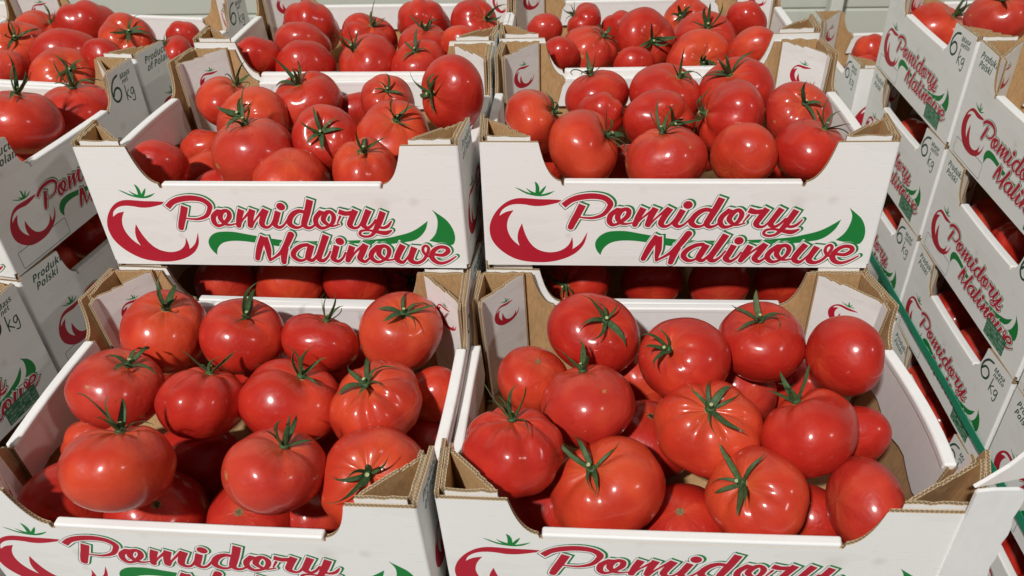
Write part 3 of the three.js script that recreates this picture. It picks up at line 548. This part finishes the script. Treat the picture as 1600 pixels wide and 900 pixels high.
function tomato([x, y, z, r, ax, ay, az, style, tone], label, group) {
  const t = thing('tomato', label, 'tomato', group), k = tomCount++, g = FLESH[(k * 7 + 3) % 24];
  const R = r / 1000, axis = V(ax, ay, az).normalize();
  t.position.set(x / 1000, y / 1000, z / 1000);
  t.quaternion.setFromUnitVectors(V(0, 1, 0), axis).multiply(new THREE.Quaternion().setFromAxisAngle(V(0, 1, 0), (k * 2.399) % 6.283));
  t.scale.setScalar(R);
  part('flesh', g, SKINS[tone < 2 && k % 6 === 4 ? 4 : tone], t);
  if (style === 'n') return t;
  if (style === 'b') { const s = part('dry_scar', SCAR, M_SCAR, t); s.position.set(g.userData.blossom[0], g.userData.blossom[1] - 0.004, g.userData.blossom[2]); return t; }
  const c = part('calyx', HUB, M_CALYX, t); c.position.set(g.userData.stem[0], g.userData.stem[1] - 0.012, g.userData.stem[2]); c.rotation.set(rr(-0.12, 0.12), 0, rr(-0.12, 0.12));
  if (k % 3 !== 1) part('corky_ring', RING, M_RING, c);
  part('stem_stub', STUB, M_CALYX, c); part('stem_cut', CUT, M_CUT, c);
  const n = 5 + (k % 2), a0 = rr(0, 6.28);
  for (let i = 0; i < n; i++) {
    const q = rnd(), kind = style === 'u' ? (q < 0.62 ? 'u' : q < 0.85 ? 'm' : 's') : style === 's' ? (q < 0.68 ? 's' : q < 0.88 ? 'm' : 'c') : q < 0.4 ? 'm' : q < 0.6 ? 'u' : q < 0.8 ? 's' : 'c';
    const s = part('sepal', SEPALS[kind][Math.floor(rnd() * 6)], M_SEPAL[Math.floor(rnd() * rnd() * 4)], c); s.rotation.set(0, a0 + (i / n) * 6.283 + rr(-0.35, 0.35), rr(-0.12, 0.2)); s.scale.set(rr(0.72, 1.08), rr(0.7, 1.1), rr(0.75, 1.2));
  }
  return t;
}
const TABLE = [
  ['A', 'back row'],
  [-371, -26, 98, 45, 0.34, 0.94, 0.10, 'u', 1],
  [-284, -23, 105, 42, 0.37, 0.93, 0.07, 'u', 0],
  [-204, -31, 102, 39, 0.28, 0.83, -0.49, 'u', 0],
  [-126, -30, 85, 43, 0.21, 0.95, 0.21, 's', 2],
  ['A', 'second row'],
  [-377, -27, 188, 43, 0.40, 0.88, -0.25, 's', 0],
  [-293, -30, 195, 42, 0.20, 0.80, -0.56, 'u', 0],
  [-214, -42, 179, 47, 0.36, 0.91, -0.21, 'u', 0],
  [-128, -36, 184, 44, -0.16, 0.98, 0.13, 's', 1],
  [-86, -65, 138, 29, 0.12, -0.22, -0.97, 'n', 1],
  ['A', 'front row'],
  [-316, -9, 295, 45, 0.02, 0.83, -0.56, 'u', 1],
  [-192, -25, 277, 43, 0.34, 0.92, -0.22, 'u', 0],
  [-116, -51, 262, 47, 0.16, 0.80, 0.58, 'm', 1],
  ['A', 'under layer'],
  [-403, -88, 273, 43, -0.82, -0.23, -0.53, 'n', 3],
  [-323, -103, 270, 45, -0.42, -0.82, -0.38, 'b', 0],
  [-317, -110, 199, 42, -0.37, -0.15, -0.92, 'n', 3],
  [-233, -107, 272, 44, -0.01, -0.92, -0.39, 'b', 0],
  [-181, -114, 252, 33, -0.22, -0.98, 0.01, 'n', 1],
  [-412, -82, 205, 31, -0.70, -0.06, -0.71, 'n', 1],
  [-100, -116, 160, 35, 0.11, -0.28, -0.95, 'n', 0],
  [-180, -108, 175, 36, -0.04, -0.97, -0.22, 'n', 3],
  [-400, -87, 72, 36, -0.43, -0.13, -0.90, 'n', 3],
  [-276, -91, 94, 35, -0.34, -0.18, -0.92, 'n', 3],
  [-196, -91, 74, 34, -0.27, -0.18, -0.95, 'n', 3],
  ['B', 'back row'],
  [74, -25, 84, 44, 0.25, 0.88, 0.40, 'm', 3],
  [157, -15, 129, 42, -0.49, 0.76, 0.43, 'u', 0],
  [233, -15, 100, 42, -0.13, 0.99, 0.05, 's', 3],
  [303, -10, 126, 38, 0.90, -0.17, -0.39, 'n', 0],
  ['B', 'second row'],
  [12, -47, 131, 36, -0.30, -0.95, -0.06, 'b', 1],
  [70, -36, 174, 44, -0.26, 0.84, -0.48, 'u', 1],
  [176, -42, 192, 46, -0.09, 0.96, 0.27, 's', 1],
  [260, -35, 202, 43, -0.41, 0.76, -0.51, 'u', 0],
  ['B', 'front row'],
  [5, -30, 240, 44, -0.04, 0.96, -0.27, 'u', 0],
  [86, -64, 249, 48, -0.41, 0.90, 0.14, 's', 1],
  [212, -54, 254, 43, -0.58, 0.77, 0.26, 's', 1],
  [300, -61, 255, 38, 0.95, -0.28, -0.16, 'n', 0],
  ['B', 'under layer'],
  [127, -98, 158, 45, -0.09, -0.99, 0.05, 'b', 0],
  [154, -113, 252, 43, 0.17, -0.97, -0.17, 'b', 0],
  [29, -115, 239, 41, -0.07, -0.37, -0.93, 'n', 3],
  [311, -58, 177, 28, 0.53, -0.24, -0.81, 'n', 0],
  [273, -107, 71, 42, 0.18, -0.21, -0.96, 'n', 0],
  [217, -81, 101, 39, 0.13, -0.22, -0.97, 'n', 0],
  [267, -113, 233, 36, 0.47, -0.24, -0.85, 'n', 0],
  [120, -90, 85, 37, 0.03, -0.22, -0.98, 'n', 1],
  [222, -100, 160, 30, 0.14, -0.28, -0.95, 'n', 0],
  ['C', 'back row'],
  [-398, 92, -213, 38, 0.56, 0.76, -0.32, 'm', 1],
  [-290, 92, -217, 43, -0.18, 0.95, 0.26, 'u', 0],
  [-177, 112, -175, 32, 0.24, 0.81, 0.53, 'u', 0],
  [-89, 144, -121, 40, -0.68, 0.21, 0.70, 'm', 0],
  ['C', 'middle row'],
  [-344, 90, -164, 43, -0.08, 0.69, 0.72, 'u', 1],
  [-233, 100, -100, 38, 0.13, 0.67, 0.73, 's', 0],
  [-159, 98, -110, 44, 0.25, 0.89, 0.37, 'u', 1],
  ['C', 'front row'],
  [-412, 87, -49, 34, -0.55, 0.26, -0.79, 'n', 0],
  [-316, 86, -89, 47, -0.14, 0.99, -0.03, 'u', 0],
  [-259, 76, -39, 40, -0.25, -0.94, -0.25, 'n', 1],
  [-175, 89, -38, 38, 0.14, 0.98, 0.16, 'm', 1],
  ['C', 'under layer'],
  [-419, 46, -171, 29, -0.11, -0.05, -0.99, 'n', 1],
  [-391, 33, -122, 36, -0.38, 0.06, -0.92, 'n', 1],
  [-337, 42, -219, 33, -0.32, 0.10, -0.94, 'n', 3],
  [-238, 62, -245, 32, -0.24, 0.12, -0.96, 'n', 3],
  [-251, 42, -101, 30, -0.28, 0.04, -0.96, 'n', 3],
  [-362, 40, -72, 30, -0.37, 0.04, -0.93, 'n', 0],
  ['D', 'back row'],
  [70, 106, -202, 38, -0.24, 0.96, -0.14, 'm', 0],
  [150, 111, -195, 40, 0.42, 0.89, 0.20, 'm', 0],
  [230, 117, -193, 41, -0.32, 0.89, 0.32, 'm', 0],
  [289, 112, -133, 37, 0.03, 0.78, 0.62, 'u', 1],
  ['D', 'second row'],
  [2, 116, -109, 37, 0.90, 0.43, -0.00, 's', 2],
  [76, 107, -144, 28, 0.40, 0.26, -0.88, 'n', 0],
  [140, 107, -126, 38, 0.45, 0.32, 0.83, 'm', 0],
  [216, 115, -120, 41, -0.97, 0.23, -0.00, 's', 0],
  ['D', 'front row'],
  [56, 112, -58, 42, 0.88, 0.47, 0.02, 's', 1],
  [144, 98, -55, 42, -0.22, 0.96, -0.19, 'u', 1],
  [220, 106, -51, 36, 0.61, 0.17, -0.77, 'n', 1],
  [286, 110, -53, 37, 0.36, 0.93, -0.08, 'm', 0],
  ['D', 'under layer'],
  [12, 55, -117, 25, -0.36, -0.04, -0.93, 'n', 3],
  [104, 47, -134, 30, 0.03, 0.04, -1.00, 'n', 3],
  [198, 53, -177, 30, 0.11, 0.07, -0.99, 'n', 3],
  [278, 43, -145, 27, 0.18, 0.05, -0.98, 'n', 3],
  ['F', 'back row'],
  [-366, 95, -487, 45, -0.09, 0.57, -0.82, 'n', 0],
  [-260, 98, -422, 40, 0.41, 0.87, 0.27, 'u', 0],
  [-190, 104, -478, 40, -0.11, 0.58, -0.81, 'n', 0],
  [-110, 104, -462, 38, 0.67, 0.56, 0.49, 'u', 0],
  ['F', 'front row'],
  [-400, 101, -338, 34, -0.44, 0.46, -0.77, 'n', 0],
  [-356, 95, -411, 40, -0.04, 0.42, -0.91, 'n', 0],
  [-331, 87, -343, 41, -0.17, 0.28, -0.95, 'n', 0],
  [-247, 91, -350, 43, -0.33, 0.84, 0.43, 'u', 0],
  [-178, 95, -407, 39, 0.20, 0.97, 0.11, 'u', 0],
  [-172, 91, -339, 38, -0.02, 0.89, 0.45, 'm', 0],
  [-118, 100, -385, 32, -0.02, 0.29, -0.96, 'n', 1],
  ['G', 'back row'],
  [-6, 103, -447, 26, -0.33, 0.47, -0.82, 'n', 0],
  [50, 111, -457, 29, -0.80, 0.59, 0.08, 'u', 0],
  [107, 93, -468, 32, 0.13, 0.44, -0.89, 'n', 0],
  [200, 93, -508, 36, -0.41, 0.54, 0.74, 'u', 1],
  [282, 103, -477, 30, 0.22, 0.45, -0.86, 'n', 0],
  ['G', 'front row'],
  [17, 102, -351, 26, 0.17, 0.29, -0.94, 'n', 0],
  [60, 92, -391, 40, 0.55, 0.83, 0.12, 'm', 0],
  [136, 102, -409, 43, 0.36, 0.30, 0.88, 'u', 0],
  [220, 87, -438, 45, -0.06, 0.83, 0.55, 'u', 0],
  [119, 86, -349, 29, 0.03, 0.40, -0.92, 'n', 0],
  [204, 87, -360, 43, 0.19, 0.35, 0.92, 'u', 1],
  [274, 102, -356, 34, 0.44, 0.21, -0.87, 'n', 1],
  ['E', 'gap'],
  [-379, -75, -55, 38, -0.35, 0.06, -0.93, 'n', 0],
  [-292, -70, -50, 43, -0.30, 0.04, -0.95, 'n', 1],
  [-208, -65, -45, 37, -0.24, 0.03, -0.97, 'n', 3],
  [-166, -91, -87, 34, 0.62, 0.52, 0.59, 'm', 0],
  ['K', 'gap'],
  [55, -68, -63, 36, -0.57, 0.33, 0.76, 'm', 0],
  [139, -75, -81, 36, 0.04, 0.03, -1.00, 'n', 0],
  [218, -75, -79, 36, 0.11, 0.03, -0.99, 'n', 0],
  [293, -78, -86, 35, 0.16, 0.03, -0.99, 'n', 3],
  ['L', 'front row'],
  [-614, 108, -122, 46, 0.21, 0.94, -0.27, 'u', 0],
  [-607, 74, -220, 49, 0.01, 0.99, -0.13, 'u', 0],
  ['L', 'under layer'],
  [-686, 63, -179, 31, -0.63, 0.32, -0.71, 'n', 3],
  [-647, 47, -137, 34, -0.48, 0.24, -0.84, 'n', 1],
  [-665, 27, -233, 35, -0.46, 0.25, -0.85, 'n', 3],
  ['M', 'back row'],
  [-833, 80, -523, 40, 0.77, 0.64, -0.09, 'm', 1],
  [-767, 77, -547, 50, -0.35, 0.54, -0.77, 'n', 0],
  [-653, 85, -461, 43, 0.55, 0.69, 0.47, 'm', 1],
  [-568, 83, -478, 28, -0.26, 0.32, -0.91, 'n', 0],
  ['M', 'front row'],
  [-829, 79, -448, 44, 0.41, 0.76, 0.50, 'u', 1],
  [-789, 79, -357, 32, -0.68, 0.41, -0.61, 'n', 0],
  [-741, 72, -433, 49, -0.39, 0.45, -0.80, 'n', 0],
  [-702, 67, -357, 47, 0.57, 0.59, 0.57, 'u', 1],
  [-563, 79, -427, 29, -0.53, 0.80, 0.29, 'u', 0],
  [-655, 82, -393, 34, -0.23, 0.29, -0.93, 'n', 0],
  ['R', 'row'],
  [583, 55, -573, 47, 0.53, 0.82, 0.21, 'u', 1],
  [616, 112, -451, 42, -0.28, 0.94, 0.22, 'm', 0],
  ['S', 'row'],
  [582, -74, -828, 36, 0.42, 0.33, -0.84, 'n', 1],
  [554, -89, -777, 31, 0.42, 0.31, -0.85, 'n', 0],
];
const WHERE = { A: 'lower left big carton', B: 'lower right big carton', C: 'upper left big carton', D: 'upper right big carton', F: 'carton behind upper left', G: 'carton behind upper right', E: 'dark gap under upper left carton', K: 'dark gap under upper right carton', L: 'upper left-stack carton', M: 'far left-stack carton', R: 'topmost middle right-stack carton', S: 'small far right carton' };
const NTH = ['leftmost', 'second', 'third', 'fourth', 'fifth', 'sixth', 'seventh', 'eighth', 'ninth', 'tenth', 'eleventh', 'twelfth'];
let box = 'A', row = '', nth = 0;
for (const r of TABLE) {
  if (r.length === 2) { [box, row] = r; nth = 0; continue; }
  const head = r[7] === 'n' ? 'red tomato, no calyx showing' : r[7] === 'b' ? 'red tomato with dry scar' : `red tomato with ${LOOK[r[7]]} green calyx`;
  const place = row === 'gap' || row === 'row' ? `${NTH[nth]} in the ${WHERE[box]}` : `${NTH[nth]} of ${row}, ${WHERE[box]}`;
  tomato(r, `${head}, ${place}`, 'tomatoes in the ' + WHERE[box]); nth++;
}
// the few that show in the openings of the other cartons: row, along, height, radius, words
const OPEN = [
  [0.152, -0.080, 41, 'near the front of the second carton opening, nearer right stack'],
  [0.075, -0.095, 38, 'far in the second carton opening, nearer right stack'],
  [0.072, -0.254, 40, 'farther one showing over the strapped third carton, nearer right stack'],
  [0.153, -0.250, 39, 'nearer one showing over the strapped third carton, nearer right stack'],
  [0.055, -0.405, 40, 'farthest in the lowest gap beside the strap'],
  [0.125, -0.408, 40, 'middle one in the lowest gap beside the strap'],
  [0.205, -0.404, 38, 'nearest in the lowest gap beside the strap'],
  [-0.190, -0.102, 40, 'farther in the dark opening under the topmost middle right carton'],
  [-0.105, -0.098, 41, 'nearer in the dark opening under the topmost middle right carton'],
  [-0.175, -0.246, 40, 'in the third carton opening of the middle right stack'],
  [-0.205, -0.395, 40, 'in the lowest carton opening of the middle right stack'],
  [0.365, -0.392, 41, 'in the carton opening at the lower right picture corner'],
  [0.440, -0.395, 41, 'second in the carton opening at the lower right picture corner'],
];
for (const [s, y, r, words] of OPEN) {
  const p = along(RO, RY, s, 0.055, y);
  tomato([p[0] * 1000, p[1] * 1000, p[2] * 1000, r, rr(-0.3, 0.3), 0.9, rr(-0.3, 0.3), 'n', rnd() < 0.5 ? 0 : 1], 'red tomato ' + words, 'tomatoes in the right stacks');
}
for (const [s, out, y, r, words] of [[-0.09, -0.06, -0.07, 42, 'nearer one in the dark opening of the shaded left carton'], [-0.18, -0.058, -0.072, 40, 'farther one in the dark opening of the shaded left carton']]) {
  const p = along(LO, LY, s, out, y);
  tomato([p[0] * 1000, p[1] * 1000, p[2] * 1000, r, 0.2, 0.9, 0.2, 'n', 0], 'red tomato, ' + words, 'tomatoes in the left stacks');
}
renderer.render(scene, camera);
